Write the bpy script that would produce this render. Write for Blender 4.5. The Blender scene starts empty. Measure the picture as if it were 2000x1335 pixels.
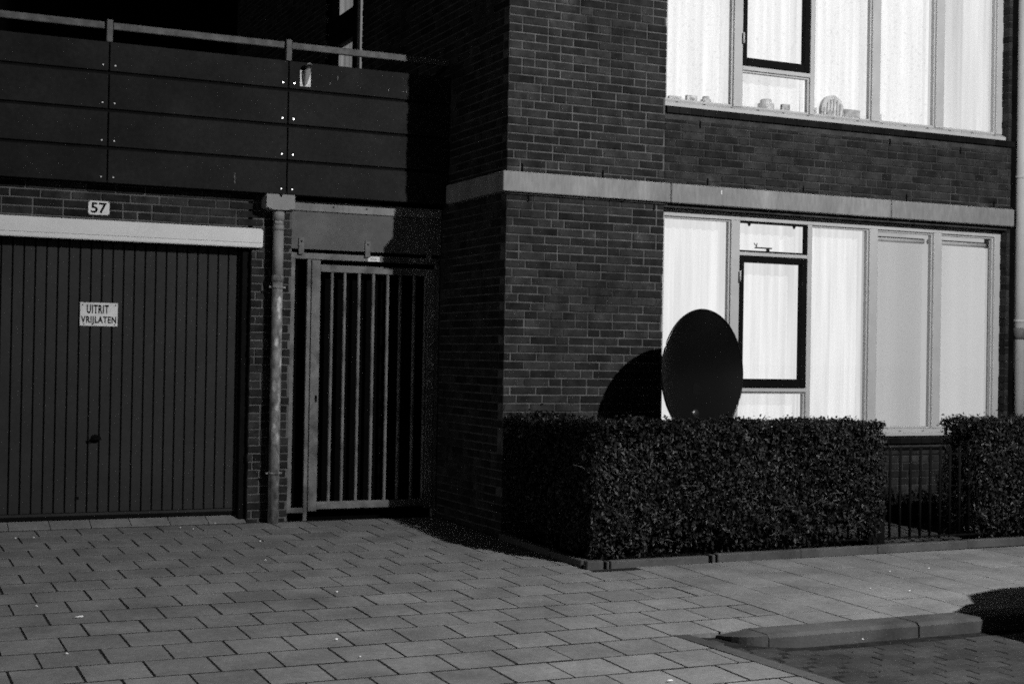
import bpy, math, random
import numpy as np
from mathutils import Matrix, Vector

S = bpy.context.scene
COL = S.collection
rnd = random.Random(57)
R = math.radians

# ------------------------------------------------------------------ camera
CAM = (-4.491, -9.848, 1.364)
YAW, PITCH, ROLL = R(24.84), R(0.53), R(0.98)
Fv = Vector((math.sin(YAW) * math.cos(PITCH), math.cos(YAW) * math.cos(PITCH), math.sin(PITCH)))
Rv = Vector((math.cos(YAW), -math.sin(YAW), 0))
Uv = Rv.cross(Fv)
Rr = Rv * math.cos(ROLL) + Uv * math.sin(ROLL)
Ur = Uv * math.cos(ROLL) - Rv * math.sin(ROLL)
cam = bpy.data.objects.new('camera', bpy.data.cameras.new('camera'))
COL.objects.link(cam)
cam.matrix_world = Matrix((
    (Rr.x, Ur.x, -Fv.x, CAM[0]), (Rr.y, Ur.y, -Fv.y, CAM[1]),
    (Rr.z, Ur.z, -Fv.z, CAM[2]), (0, 0, 0, 1)))
cam.data.sensor_width = 36
cam.data.lens = 50
cam.data.clip_start = 0.05
cam.data.clip_end = 2000
S.camera = cam

# ------------------------------------------------------------------ night sky
W = bpy.data.worlds.new('World')
S.world = W
W.use_nodes = True
nt = W.node_tree
bg = nt.nodes['Background']
sky = nt.nodes.new('ShaderNodeTexSky')
sky.sky_type = 'NISHITA'
sky.sun_disc = False
sky.sun_elevation = R(3)
sky.sun_rotation = R(160)
bw = nt.nodes.new('ShaderNodeRGBToBW')          # the photograph is black and white
nt.links.new(sky.outputs[0], bw.inputs[0])
nt.links.new(bw.outputs[0], bg.inputs[0])
bg.inputs[1].default_value = 0.03

# the street lamp that lights the place (its post is built further down)
LAMP = (2.5, -7.5, 5.6)
LAMP_W = 3300

S.view_settings.view_transform = 'Standard'
S.view_settings.look = 'None'
S.view_settings.exposure = 0
S.view_settings.gamma = 1
S.view_settings.use_curve_mapping = False
S.cycles.use_denoising = False
S.cycles.sampling_pattern = 'TABULATED_SOBOL'
S.cycles.use_adaptive_sampling = True
S.cycles.adaptive_threshold = .05
S.cycles.adaptive_min_samples = 28
S.cycles.filter_width = 1.8
S.cycles.sample_clamp_indirect = .6
S.cycles.caustics_reflective = False
S.cycles.caustics_refractive = False
S.cycles.max_bounces = 6
S.cycles.diffuse_bounces = 3
S.cycles.transparent_max_bounces = 8


def gz(y):
    """height of the paving: it falls gently towards the street"""
    return 0.02 * (min(y, 1.3) - 1.3)


# ------------------------------------------------------------------ materials
MATS = {}


def mat(name, base, rough=0.8, var=0.25, scale=9.0, bump=0.0, bscale=60.0, piece=0.0,
        spec=0.08, stretch=(1, 1, 1), stain_shade=None, metal=0.0, sharp=(0.3, 0.7), coat=0.0):
    """grey procedural material: noise variation, per-piece tone, optional stain (tone, scale, low, high)"""
    m = bpy.data.materials.new(name)
    m.use_nodes = True
    n, l = m.node_tree.nodes, m.node_tree.links
    b = n['Principled BSDF']
    b.inputs['Roughness'].default_value = rough
    b.inputs['Specular IOR Level'].default_value = spec
    b.inputs['Metallic'].default_value = metal
    b.inputs['Coat Weight'].default_value = coat
    geo = n.new('ShaderNodeNewGeometry')
    mp = n.new('ShaderNodeMapping')
    mp.inputs['Scale'].default_value = stretch
    l.new(geo.outputs['Position'], mp.inputs[0])

    def noise(sc, det=5.0):
        t = n.new('ShaderNodeTexNoise')
        t.inputs['Scale'].default_value = sc
        t.inputs['Detail'].default_value = det
        l.new(mp.outputs[0], t.inputs['Vector'])
        return t.outputs[0]

    def rng(sock, a, c, lo, hi):
        t = n.new('ShaderNodeMapRange')
        t.inputs[1].default_value, t.inputs[2].default_value = a, c
        t.inputs[3].default_value, t.inputs[4].default_value = lo, hi
        l.new(sock, t.inputs[0])
        return t.outputs[0]

    def mul(a, c):
        t = n.new('ShaderNodeMath')
        t.operation = 'MULTIPLY'
        l.new(a, t.inputs[0])
        if isinstance(c, (int, float)):
            t.inputs[1].default_value = c
        else:
            l.new(c, t.inputs[1])
        return t.outputs[0]
    v = rng(noise(scale), sharp[0], sharp[1], base * (1 - var), base * (1 + var))
    v = mul(v, rng(noise(scale * 11, 3), 0.3, 0.7, 1 - var * .6, 1 + var * .6))
    if piece:
        oi = n.new('ShaderNodeObjectInfo')
        ad = n.new('ShaderNodeMath')
        ad.operation = 'ADD'
        l.new(oi.outputs['Random'], ad.inputs[0])
        l.new(geo.outputs['Random Per Island'], ad.inputs[1])
        fr = n.new('ShaderNodeMath')
        fr.operation = 'FRACT'
        l.new(ad.outputs[0], fr.inputs[0])
        v = mul(v, rng(fr.outputs[0], 0, 1, 1 - piece, 1 + piece))
    if stain_shade:
        k, sc, lo, hi = stain_shade
        v = mul(v, rng(noise(sc, 6), lo, hi, 1.0, k))
    l.new(v, b.inputs['Base Color'])
    if bump:
        bp = n.new('ShaderNodeBump')
        bp.inputs['Strength'].default_value = bump
        bp.inputs['Distance'].default_value = 0.004
        l.new(noise(bscale, 4), bp.inputs['Height'])
        l.new(bp.outputs[0], b.inputs['Normal'])
    MATS[name] = m
    return m


def emit_mat(name, lo, hi, sx=26.0, fine=0.0, strength=1.0, lace=False):
    """back-lit cloth of a lit window: emission with streaks for weave"""
    m = bpy.data.materials.new(name)
    m.use_nodes = True
    n, l = m.node_tree.nodes, m.node_tree.links
    b = n['Principled BSDF']
    b.inputs['Base Color'].default_value = (.12, .12, .12, 1)
    b.inputs['Roughness'].default_value = 1
    b.inputs['Specular IOR Level'].default_value = 0
    geo = n.new('ShaderNodeNewGeometry')
    mp = n.new('ShaderNodeMapping')
    mp.inputs['Scale'].default_value = (1, 1, .05)
    l.new(geo.outputs['Position'], mp.inputs[0])
    t = n.new('ShaderNodeTexNoise')
    t.inputs['Scale'].default_value = sx
    t.inputs['Detail'].default_value = 4
    l.new(mp.outputs[0], t.inputs['Vector'])
    r = n.new('ShaderNodeMapRange')
    r.inputs[1].default_value, r.inputs[2].default_value = .32, .68
    r.inputs[3].default_value, r.inputs[4].default_value = lo, hi
    l.new(t.outputs[0], r.inputs[0])
    out = r.outputs[0]
    if lace:
        v = n.new('ShaderNodeTexNoise')
        v.inputs['Scale'].default_value = 42
        v.inputs['Detail'].default_value = 3
        l.new(geo.outputs['Position'], v.inputs['Vector'])
        r2 = n.new('ShaderNodeMapRange')
        r2.inputs[1].default_value, r2.inputs[2].default_value = .28, .44
        r2.inputs[3].default_value, r2.inputs[4].default_value = .80, 1.0
        l.new(v.outputs[0], r2.inputs[0])
        k = n.new('ShaderNodeMath')
        k.operation = 'MULTIPLY'
        l.new(out, k.inputs[0])
        l.new(r2.outputs[0], k.inputs[1])
        out = k.outputs[0]
    l.new(out, b.inputs['Emission Color'])
    b.inputs['Emission Strength'].default_value = strength
    MATS[name] = m
    return m


mat('brick', .0205, .9, .45, 9, .7, 70, piece=.42, stain_shade=(2.1, 3.1, .58, .80))
mat('mortar', .082, .95, .40, 8, .4, 120, stain_shade=(.34, 1.4, .50, .66))
mat('mortar_dark', .036, .95, .40, 8, .4, 120, stain_shade=(1.7, 1.9, .55, .72))
mat('mortar_garage', .100, .95, .25, 5, .4, 120, stain_shade=(.6, 2.1, .52, .66))
mat('concrete', .185, .9, .22, 4, .25, 60, stretch=(1, 1, .25), stain_shade=(1.28, 5, .58, .72))
mat('white_steel', .56, .45, .04, 3, .02, 40)
mat('frame_paint', .36, .5, .06, 6, .03, 50)
mat('frame_black', .005, .6, .2, 6, spec=.03)
mat('door_paint', .029, .6, .12, 3, .08, 80, spec=.05)
mat('panel_dark', .0135, .55, .25, 3, .05, 60, piece=.07, stain_shade=(1.35, 4, .62, .75), spec=.02)
mat('rail_steel', .085, .6, .35, 12, .1, 60)
mat('gate_steel', .135, .55, .25, 9, .15, 70, stain_shade=(.55, 5, .5, .65))
mat('header_plate', .100, .7, .14, 2.6, .05, 50, sharp=(.42, .60))
mat('galv', .16, .5, .55, 22, .3, 60, stretch=(1, 1, .6), stain_shade=(2.6, 15, .56, .70))
mat('pvc', .20, .5, .08, 6)
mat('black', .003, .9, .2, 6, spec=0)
mat('blackish', .006, .8, .2, 6, spec=.02)
mat('tile', .172, .92, .22, 3.2, .6, 110, piece=.11, stain_shade=(.72, 1.3, .55, .75))
mat('walk_tile', .170, .92, .22, 3.0, .6, 110, piece=.09, stain_shade=(.75, 1.1, .55, .75))
mat('joint', .020, 1, .4, 20, .5, 90, spec=0)
mat('road_brick', .043, .9, .3, 4, .5, 120, piece=.16, stain_shade=(.65, 1.2, .5, .7))
mat('kerb_stone', .078, .9, .2, 5, .4, 90, stain_shade=(.6, 2.4, .5, .68))
mat('soil', .010, 1, .4, 12, .8, 40, spec=0)
mat('asphalt', .035, .95, .3, 6, .5, 150)
mat('leaf', .014, .5, .35, 5, piece=.7, spec=.22, stain_shade=(.45, 7, .45, .60))  # dark patches imitate the shade between leaf clumps
mat('twig', .075, .8, .3, 20)
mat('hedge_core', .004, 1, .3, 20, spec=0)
mat('dish', .0028, .26, .1, 5, spec=.32)
mat('gloss_black', .012, .30, .1, 5, spec=1.0, coat=.6)
mat('plate', .58, .5, .06, 14, stain_shade=(.86, 9, .55, .7))
mat('ink', .004, .7, .1, 6, spec=.02)
mat('label_ink', .16, .7, .1, 6)
mat('screw', .75, .25, .1, 6, metal=1.0, spec=.5)
mat('sill_tile', .007, .5, .3, 10, piece=.3, spec=.05)
mat('litter', .75, .8, .2, 30)
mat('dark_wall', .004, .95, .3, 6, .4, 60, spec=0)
mat('ornament', .46, .8, .35, 22)
mat('ornament_dark', .30, .8, .35, 22)
mat('scuff', .12, .8, .5, 60)
mat('car_paint', .02, .25, .05, 3, coat=.6, spec=.5)
mat('car_glass', .006, .08, .02, 3, spec=.6)
mat('tyre', .02, .9, .2, 20)
mat('alloy', .35, .35, .1, 10, metal=.8)
mat('lamp_steel', .12, .5, .1, 6)
emit_mat('curtain_low', .66, .83, 16)
emit_mat('curtain_up', .74, .92, 14, lace=True)
emit_mat('drape_up', .46, .82, 7)  # shading of the folds put into the emission tones
emit_mat('blind_low', .30, .46, 1.6)  # uneven room light put into the emission tones
emit_mat('blind_low_b', .36, .54, 1.6)  # brighter version, room-light unevenness again part of the glow
emit_mat('side_glow', .14, .30, 9)
emit_mat('side_frame_glow', .16, .20, 9)  # emission imitates lamp light on the side window frame
g = bpy.data.materials.new('glass')
g.use_nodes = True
gn, gl = g.node_tree.nodes, g.node_tree.links
gn.remove(gn['Principled BSDF'])
tr = gn.new('ShaderNodeBsdfTransparent')
gs = gn.new('ShaderNodeBsdfGlossy')
gs.inputs['Roughness'].default_value = .015
fr = gn.new('ShaderNodeLayerWeight')
pw = gn.new('ShaderNodeMath')
pw.operation = 'POWER'
pw.inputs[1].default_value = 4
gl.new(fr.outputs['Facing'], pw.inputs[0])
ma = gn.new('ShaderNodeMath')
ma.operation = 'MULTIPLY_ADD'
ma.inputs[1].default_value = .45
ma.inputs[2].default_value = .03
gl.new(pw.outputs[0], ma.inputs[0])
mx = gn.new('ShaderNodeMixShader')
gl.new(ma.outputs[0], mx.inputs[0])
gl.new(tr.outputs[0], mx.inputs[1])
gl.new(gs.outputs[0], mx.inputs[2])
gl.new(mx.outputs[0], gn['Material Output'].inputs[0])
MATS['glass'] = g


# ------------------------------------------------------------------ helpers
def tag(o, label=None, cat=None, group=None, kind=None):
    if label:
        o['label'] = label
    if cat:
        o['category'] = cat
    if group:
        o['group'] = group
    if kind:
        o['kind'] = kind
    return o


def empty(name, loc, label, cat, group=None):
    o = bpy.data.objects.new(name, None)
    COL.objects.link(o)
    o.location = loc
    o.empty_display_size = .1
    return tag(o, label, cat, group)


def link(name, me, parent=None, loc=(0, 0, 0), world=True):
    o = bpy.data.objects.new(name, me)
    COL.objects.link(o)
    if parent:
        o.parent = parent
        if world:                                  # mesh given in world coordinates
            off = Vector((0, 0, 0))
            p = parent
            while p:
                off += p.location
                p = p.parent
            o.location = Vector(loc) - off
    else:
        o.location = loc
    return o


class MB:
    def __init__(self):
        self.v, self.f, self.sm = [], [], []

    def quad(self, *p):
        i = len(self.v)
        self.v += [tuple(q) for q in p]
        self.f.append(tuple(range(i, i + len(p))))
        self.sm.append(False)
        return self

    def box(self, x0, x1, y0, y1, z0, z1, b=0.0):
        """box, with chamfered edges if b > 0"""
        if b <= 0:
            i = len(self.v)
            self.v += [(x, y, z) for z in (z0, z1) for y in (y0, y1) for x in (x0, x1)]
            for q in ((0, 2, 3, 1), (4, 5, 7, 6), (0, 1, 5, 4), (2, 6, 7, 3), (0, 4, 6, 2), (1, 3, 7, 5)):
                self.f.append(tuple(i + k for k in q))
                self.sm.append(False)
            return self
        lo, hi = (x0, y0, z0), (x1, y1, z1)
        idx = {}
        base = len(self.v)
        for sx in (0, 1):
            for sy in (0, 1):
                for sz in (0, 1):
                    s = (sx, sy, sz)
                    for ax in range(3):
                        p = []
                        for k in range(3):
                            e = hi[k] if s[k] else lo[k]
                            if k != ax:
                                e += -b if s[k] else b
                            p.append(e)
                        idx[s, ax] = len(self.v)
                        self.v.append(tuple(p))

        def add(*q):
            self.f.append(tuple(q))
            self.sm.append(False)
        for ax in range(3):
            o1, o2 = [k for k in range(3) if k != ax]
            for side in (0, 1):
                ring = []
                for a, c in ((0, 0), (1, 0), (1, 1), (0, 1)):
                    s = [0, 0, 0]
                    s[ax], s[o1], s[o2] = side, a, c
                    ring.append(idx[tuple(s), ax])
                flip = (side == 0) != (ax == 1)
                add(*(ring[::-1] if flip else ring))
            for a in (0, 1):
                for c in (0, 1):
                    s0, s1 = [0, 0, 0], [0, 0, 0]
                    s0[ax], s1[ax] = 0, 1
                    s0[o1] = s1[o1] = a
                    s0[o2] = s1[o2] = c
                    s0, s1 = tuple(s0), tuple(s1)
                    add(idx[s0, o1], idx[s1, o1], idx[s1, o2], idx[s0, o2])
        for sx in (0, 1):
            for sy in (0, 1):
                for sz in (0, 1):
                    s = (sx, sy, sz)
                    add(idx[s, 0], idx[s, 1], idx[s, 2])
        return self

    def tube(self, pts, rad, n=10, cap=True, smooth=True):
        pts = [Vector(p) for p in pts]
        rr = rad if isinstance(rad, (list, tuple)) else [rad] * len(pts)
        rings = []
        for i, p in enumerate(pts):
            d = (pts[min(i + 1, len(pts) - 1)] - pts[max(i - 1, 0)]).normalized()
            a = Vector((0, 0, 1)) if abs(d.z) < .9 else Vector((1, 0, 0))
            u = d.cross(a).normalized()
            w = d.cross(u)
            ring = []
            for k in range(n):
                t = 2 * math.pi * k / n
                ring.append(len(self.v))
                self.v.append(tuple(p + (u * math.cos(t) + w * math.sin(t)) * rr[i]))
            rings.append(ring)
        for a, c in zip(rings, rings[1:]):
            for k in range(n):
                self.f.append((a[k], a[(k + 1) % n], c[(k + 1) % n], c[k]))
                self.sm.append(smooth)
        if cap:
            self.f.append(tuple(rings[0][::-1]))
            self.f.append(tuple(rings[-1]))
            self.sm += [False, False]
        return self

    def prism(self, poly, axis, a, c):
        """polygon (pairs in the other two axes, in order) extruded along axis from a to c"""
        o = [k for k in range(3) if k != axis]

        def pt(q, e):
            p = [0, 0, 0]
            p[o[0]], p[o[1]], p[axis] = q[0], q[1], e
            return tuple(p)
        i, n = len(self.v), len(poly)
        self.v += [pt(q, a) for q in poly] + [pt(q, c) for q in poly]
        for k in range(n):
            j = (k + 1) % n
            self.f.append((i + k, i + j, i + n + j, i + n + k))
            self.sm.append(False)
        self.f.append(tuple(i + k for k in range(n))[::-1])
        self.f.append(tuple(i + n + k for k in range(n)))
        self.sm += [False, False]
        return self

    def mesh(self, name, m):
        import bmesh
        me = bpy.data.meshes.new(name)
        me.from_pydata(self.v, [], self.f)
        me.materials.append(MATS[m])
        if any(self.sm):
            me.polygons.foreach_set('use_smooth', self.sm)
        bm = bmesh.new()
        bm.from_mesh(me)
        bmesh.ops.recalc_face_normals(bm, faces=bm.faces)
        bm.to_mesh(me)
        bm.free()
        me.update()
        return me

    def build(self, name, m, parent=None, **k):
        o = link(name, self.mesh(name, m), parent)
        if k:
            tag(o, **k)
        return o


def box(name, m, parent, x0, x1, y0, y1, z0, z1, b=0.0, **k):
    return MB().box(x0, x1, y0, y1, z0, z1, b).build(name, m, parent, **k)


def text_mesh(body, width, height, bold=0.0, name='lettering', m='ink', space=1.0):
    """flat printed letters, width x height, in the x-z plane facing -y"""
    cu = bpy.data.curves.new('t', 'FONT')
    cu.body = body
    cu.size = 1
    cu.offset = bold
    cu.space_character = space
    cu.resolution_u = 4
    ob = bpy.data.objects.new('t', cu)
    COL.objects.link(ob)
    dg = bpy.context.evaluated_depsgraph_get()
    tm = ob.evaluated_get(dg).to_mesh()
    vs = np.array([v.co[:] for v in tm.vertices])
    fs = [tuple(p.vertices) for p in tm.polygons]
    bpy.data.objects.remove(ob)
    bpy.data.curves.remove(cu)
    lo, hi = vs.min(0), vs.max(0)
    x = (vs[:, 0] - lo[0]) / (hi[0] - lo[0]) * width - width / 2
    z = (vs[:, 1] - lo[1]) / (hi[1] - lo[1]) * height - height / 2
    me = bpy.data.meshes.new(name)
    me.from_pydata([(a, 0, c) for a, c in zip(x, z)], [], fs)
    me.materials.append(MATS[m])
    return me


# ------------------------------------------------------------------ brickwork
BL, BH, JO = .22, .0645, .0105
PHASE = .024


def courses(u0, u1, z0, z1, seed=0, wild=.28):
    """wild-bond courses clipped to a rectangle: list of (ua, ub, za, zb)"""
    out = []
    k = math.floor((z0 - PHASE) / BH)
    while PHASE + k * BH < z1 - .012:
        za, zb = max(PHASE + k * BH + JO, z0), min(PHASE + (k + 1) * BH, z1)
        r = random.Random(k * 77 + seed)
        if zb - za > .012:
            u = math.floor(u0 / BL) * BL - BL + (k % 2) * BL * .5 + r.choice((0, .25, .25, .5)) * BL
            while u < u1:
                w = BL * .5 if r.random() < wild else BL
                a, c = max(u + JO, u0), min(u + w, u1)
                if c - a > .022:
                    out.append((a, c, za, zb))
                u += w
        k += 1
    return out


BRICKS = {}


def brick_mesh(w, h, d=.1, c=.004):
    """one brick with chamfered front arrises, centred, face at y=0"""
    key = (round(w, 2), round(h, 3), d)
    if key not in BRICKS:
        w, h = key[0], key[1]
        a, e = w / 2, h / 2
        v = [(-a, d, -e), (a, d, -e), (a, d, e), (-a, d, e),
             (-a, c, -e), (a, c, -e), (a, c, e), (-a, c, e),
             (-a + c, 0, -e + c), (a - c, 0, -e + c), (a - c, 0, e - c), (-a + c, 0, e - c)]
        f = [(3, 2, 1, 0)]
        for k in range(4):
            j = (k + 1) % 4
            f += [(k, j, 4 + j, 4 + k), (4 + k, 4 + j, 8 + j, 8 + k)]
        f.append((8, 9, 10, 11))
        me = bpy.data.meshes.new('brick')
        me.from_pydata(v, [], f)
        me.materials.append(MATS['brick'])
        BRICKS[key] = me
    return BRICKS[key]


def lay_single(parent, rects, y, holder):
    for a, c, za, zb in rects:
        o = bpy.data.objects.new('brick', brick_mesh(c - a, zb - za))
        COL.objects.link(o)
        o.parent = holder
        o.location = Vector(((a + c) / 2 + rnd.uniform(-.001, .001), y + rnd.uniform(-.0025, .0025),
                             (za + zb) / 2))
        o.rotation_euler = (rnd.uniform(-.012, .012), rnd.uniform(-.006, .006), rnd.uniform(-.010, .010))


def lay_mass(rects, place, c=.004, d=.1):
    """many bricks as one mesh; place(u, depth, z) -> xyz"""
    v, f = [], []
    for a, e, za, zb in rects:
        j = rnd.uniform(-.002, .002)
        i = len(v)
        v += [place(a, d, za), place(e, d, za), place(e, d, zb), place(a, d, zb),
              place(a, c + j, za), place(e, c + j, za), place(e, c + j, zb), place(a, c + j, zb),
              place(a + c, j, za + c), place(e - c, j, za + c), place(e - c, j, zb - c), place(a + c, j, zb - c)]
        for k in range(4):
            q = (k + 1) % 4
            f += [(i + k, i + q, i + 4 + q, i + 4 + k), (i + 4 + k, i + 4 + q, i + 8 + q, i + 8 + k)]
        f.append((i + 8, i + 9, i + 10, i + 11))
    mb = MB()
    mb.v, mb.f, mb.sm = v, f, [False] * len(f)
    return mb


# ================================================================== the setting
def sheet(name, m, x0, x1, y0, y1, z0, z1=None, kind='structure'):
    z1 = z0 if z1 is None else z1
    return MB().quad((x0, y0, z0), (x1, y0, z0), (x1, y1, z1), (x0, y1, z1)).build(name, m, None, kind=kind)


sheet('ground', 'asphalt', -400, 400, -400, 400, -.32)

# --- driveway: staggered square concrete tiles
TX, TY = .298, .312
drive = MB()
for q in ([(-9, -6.2), (-.25, -6.2), (-.555, -3.40), (-9, -3.40)], [(-9, -3.40), (.34, -3.40), (.34, 1.3), (-9, 1.3)]):
    drive.quad(*[(x, y, gz(y) - .0022) for x, y in q])
drive = drive.build('driveway', 'joint', None, kind='structure')


def pix(p):
    d = Vector(p) - Vector(CAM)
    c = d.dot(Fv)
    return (.5 + d.dot(Rr) / c * 50 / 36, .5 - d.dot(Ur) / c * 50 / 36 * 1.498, c)


def tile_mesh(name, m, w, l, t=.03, c=.0012):
    return MB().box(-w / 2, w / 2, -l / 2, l / 2, -t, 0, c).mesh(name, m)


SLOPE = math.atan(.02)
tiles = []
for k in range(-9, 17):
    yt = -1.24 - TY * k
    yb = yt - TY
    if yb < -6.1 or yt > 1.33:
        continue
    x = -3.54 + (k % 2) * TX / 2 - 20 * TX
    while x < .34:
        a, c = x, x + TX
        x += TX
        lim = .34
        if yt < -3.36:                         # beyond the tile edge lies the roadway
            lim = -.548 + .11 * max(0, (-3.4 - yb))
        if c > lim:
            c = lim
        if c - a < .06 or c < -6.5:
            continue
        if a > -.02 and yt > -1.36:            # garden bed
            continue
        if a < -.02 < c and yt > -1.36:
            c = -.02
        px = pix(((a + c) / 2, (yt + yb) / 2, gz((yt + yb) / 2)))
        vis = -.05 < px[0] < 1.05 and px[1] < 1.06
        tiles.append((0 if vis else 1, px[2], a, c, yb, yt))
tiles.sort()
TM = {}
rest = MB()


def lay_tiles(tiles, parent, m, name, stuffname, nmax=300, jx=.005, jy=.005):
    rest = MB()
    for i, (_, dist, a, c, yb, yt) in enumerate(tiles):
        w, l = c - a - jx, yt - yb - jy
        cx, cy = (a + c) / 2, (yt + yb) / 2
        dz = rnd.uniform(-.0009, .0009)
        if i < nmax:
            key = (m, round(w, 2), round(l, 2))
            if key not in TM:
                TM[key] = tile_mesh(name, m, w, l)
            o = bpy.data.objects.new(name, TM[key])
            COL.objects.link(o)
            o.parent = parent
            o.location = (cx + rnd.uniform(-.002, .002), cy + rnd.uniform(-.002, .002), gz(cy) + dz)
            o.rotation_euler = (SLOPE + rnd.uniform(-.003, .003), rnd.uniform(-.003, .003), rnd.uniform(-.007, .007))
        else:
            rest.box(cx - w / 2, cx + w / 2, cy - l / 2, cy + l / 2, gz(cy) - .03, gz(cy) + dz, .004)
    if rest.v:
        rest.build(stuffname, m, parent, kind='stuff')


lay_tiles(tiles, drive, 'tile', 'tile', 'tiles', jx=.011, jy=.022)

# --- pavement (sidewalk) in front of the garden
walk = sheet('pavement', 'joint', .34, 14, -3.40, -1.30, gz(-3.40) - .0022, gz(-1.30) - .0022)
wt = []
for i in range(0, 40):
    a = .34 + i * .3045
    y = -3.40 - (i % 2) * .15
    while y < -1.40:
        b0, t0 = max(y, -3.40), min(y + .302, -1.45)
        if t0 - b0 > .05:
            px = pix((a + .15, (b0 + t0) / 2, gz(-2.4)))
            wt.append((0 if px[0] < 1.04 else 1, px[2], a, a + .3045, b0, t0))
        y += .302
wt.sort()
lay_tiles(wt, walk, 'walk_tile', 'tile', 'tiles', nmax=120, jx=.008, jy=.009)

# --- roadway / parking bay in dark clinker bricks
def rz(x, y):
    t = min(max((x + .5) / .7, 0), 1)
    t = t * t * (3 - 2 * t)
    edge = gz(y) - .012
    return edge + (-.166 - edge) * t


road = MB()
xs = np.linspace(-.56, 1.5, 40).tolist() + [4, 12]
ys = [-12, -8, -6, -5, -4.4, -4, -3.6, -3.395]
for i in range(len(xs) - 1):
    for j in range(len(ys) - 1):
        road.quad(*[(x, y, rz(x, y) - .006) for x, y in
                    ((xs[i], ys[j]), (xs[i + 1], ys[j]), (xs[i + 1], ys[j + 1]), (xs[i], ys[j + 1]))])
roadway = road.build('roadway', 'joint', None, kind='structure')
rb = MB()
y = -3.40
k = 0
while y > -6.0:
    x = -.56 + .11 * max(0, -3.4 - y) + .10 - (k % 2) * .105
    while x < 3.6:
        a, c = max(x, -.46 + .11 * max(0, -3.4 - y)), x + .205
        if c - a > .05 and not (y > -3.62 and c > -.30):
            cx, cy = (a + c) / 2, y - .05
            z = rz(cx, cy) + rnd.uniform(-.0015, .0015)
            rb.box(a, c - .005, y - .1, y - .002, z - .02, z, .003)
        x += .21
    y -= .105
    k += 1
rb.build('clinkers', 'road_brick', roadway, kind='stuff')
# flush concrete edging between driveway and roadway
y = -3.42
while y > -6.2:
    y2 = y - .98
    mb = MB()
    xa, xb = -.56 + .11 * (-3.4 - y), -.56 + .11 * (-3.4 - y2)
    mb.v = [(xa + .004, y, gz(y) - .1), (xa + .10, y, gz(y) - .1), (xb + .10, y2 + .008, gz(y2) - .1), (xb + .004, y2 + .008, gz(y2) - .1),
            (xa + .004, y, gz(y) + .004), (xa + .10, y, gz(y) + .002), (xb + .10, y2 + .008, gz(y2) + .002), (xb + .004, y2 + .008, gz(y2) + .004)]
    mb.f = [(4, 5, 6, 7), (0, 1, 5, 4), (1, 2, 6, 5), (2, 3, 7, 6), (3, 0, 4, 7)]
    mb.sm = [False] * 5
    mb.build('edging_stone', 'kerb_stone', drive)
    y = y2
# kerb along the pavement with a rounded end
kerb = empty('kerb', (0, -3.5, gz(-3.5)), 'pale concrete kerb with a rounded end beside the dark roadway', 'kerb')
kz = gz(-3.5) + .006
for n_, (a, c) in enumerate([(-.07, .93), (.94, 1.94), (1.95, 2.95), (2.96, 3.96), (3.97, 4.97)]):
    MB().prism([(-3.397, -.3), (-3.397, kz), (-3.575, kz), (-3.598, kz - .018), (-3.604, -.3)], 0, a, c - .002).build('kerb_stone', 'kerb_stone', kerb)
mb = MB()
prof = []
for s in range(9):
    t = math.pi / 2 * s / 8
    prof.append((-.08 - .205 * math.sin(t), -3.397 - .207 * math.cos(t)))
top = [(-.08, -3.397, kz)] + [(x, y, kz - .02 * (s / 8)) for s, (x, y) in enumerate(prof)]
bot = [(p[0], p[1], -.3) for p in top]
n_ = len(top)
mb.v = top + bot
mb.f = [tuple(range(n_))] + [(i, (i + 1) % n_, n_ + (i + 1) % n_, n_ + i) for i in range(n_)]
mb.sm = [False] * len(mb.f)
mb.build('rounded_end_stone', 'kerb_stone', kerb)

# --- front garden: soil, path, low edging
def gy(x):
    return -1.474 + .0194 * x


sheet('garden_bed', 'soil', -.02, 9, -1.40, .1, gz(-1.4) + .02, gz(0) + .02)
path = sheet('garden_path', 'joint', 2.50, 3.42, -1.36, .0, gz(-1.4) + .040, gz(0) + .034)
pm = MB().box(-.049, .049, -.1, .1, -.02, 0, .004).mesh('paver', 'road_brick')
for i in range(9):
    for j in range(6):
        o = bpy.data.objects.new('paver', pm)
        COL.objects.link(o)
        o.parent = path
        yy = -1.13 + j * .205 - (i % 2) * .10
        o.location = (2.555 + i * .102, yy, gz(yy) + .046 + rnd.uniform(-.003, .003))
        o.rotation_euler = (SLOPE + rnd.uniform(-.01, .01), rnd.uniform(-.01, .01), rnd.uniform(-.02, .02))
edge = empty('garden_edging', (0, -1.45, gz(-1.45)), 'low concrete edging stones round the foot of the clipped hedge', 'edging')
for a, c in [(-.035, .095), (.115, .14), (.15, .93), (.96, .99), (1.01, 1.72), (1.725, 2.42), (2.43, 3.30), (3.31, 4.3), (4.31, 5.3)]:
    h = .052 + rnd.uniform(-.006, .006)
    ya = gy((a + c) / 2)
    box('edging_stone', 'kerb_stone', edge, a, c - .006, ya, ya + .06, gz(ya) - .05, gz(ya) + h, .005)
for a, c in [(-1.37, -.9), (-.89, -.42), (-.41, -.02)]:
    box('edging_stone', 'kerb_stone', edge, -.03, .03, a, c - .006, gz(a) - .05, gz(a) + .05, .005)

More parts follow.
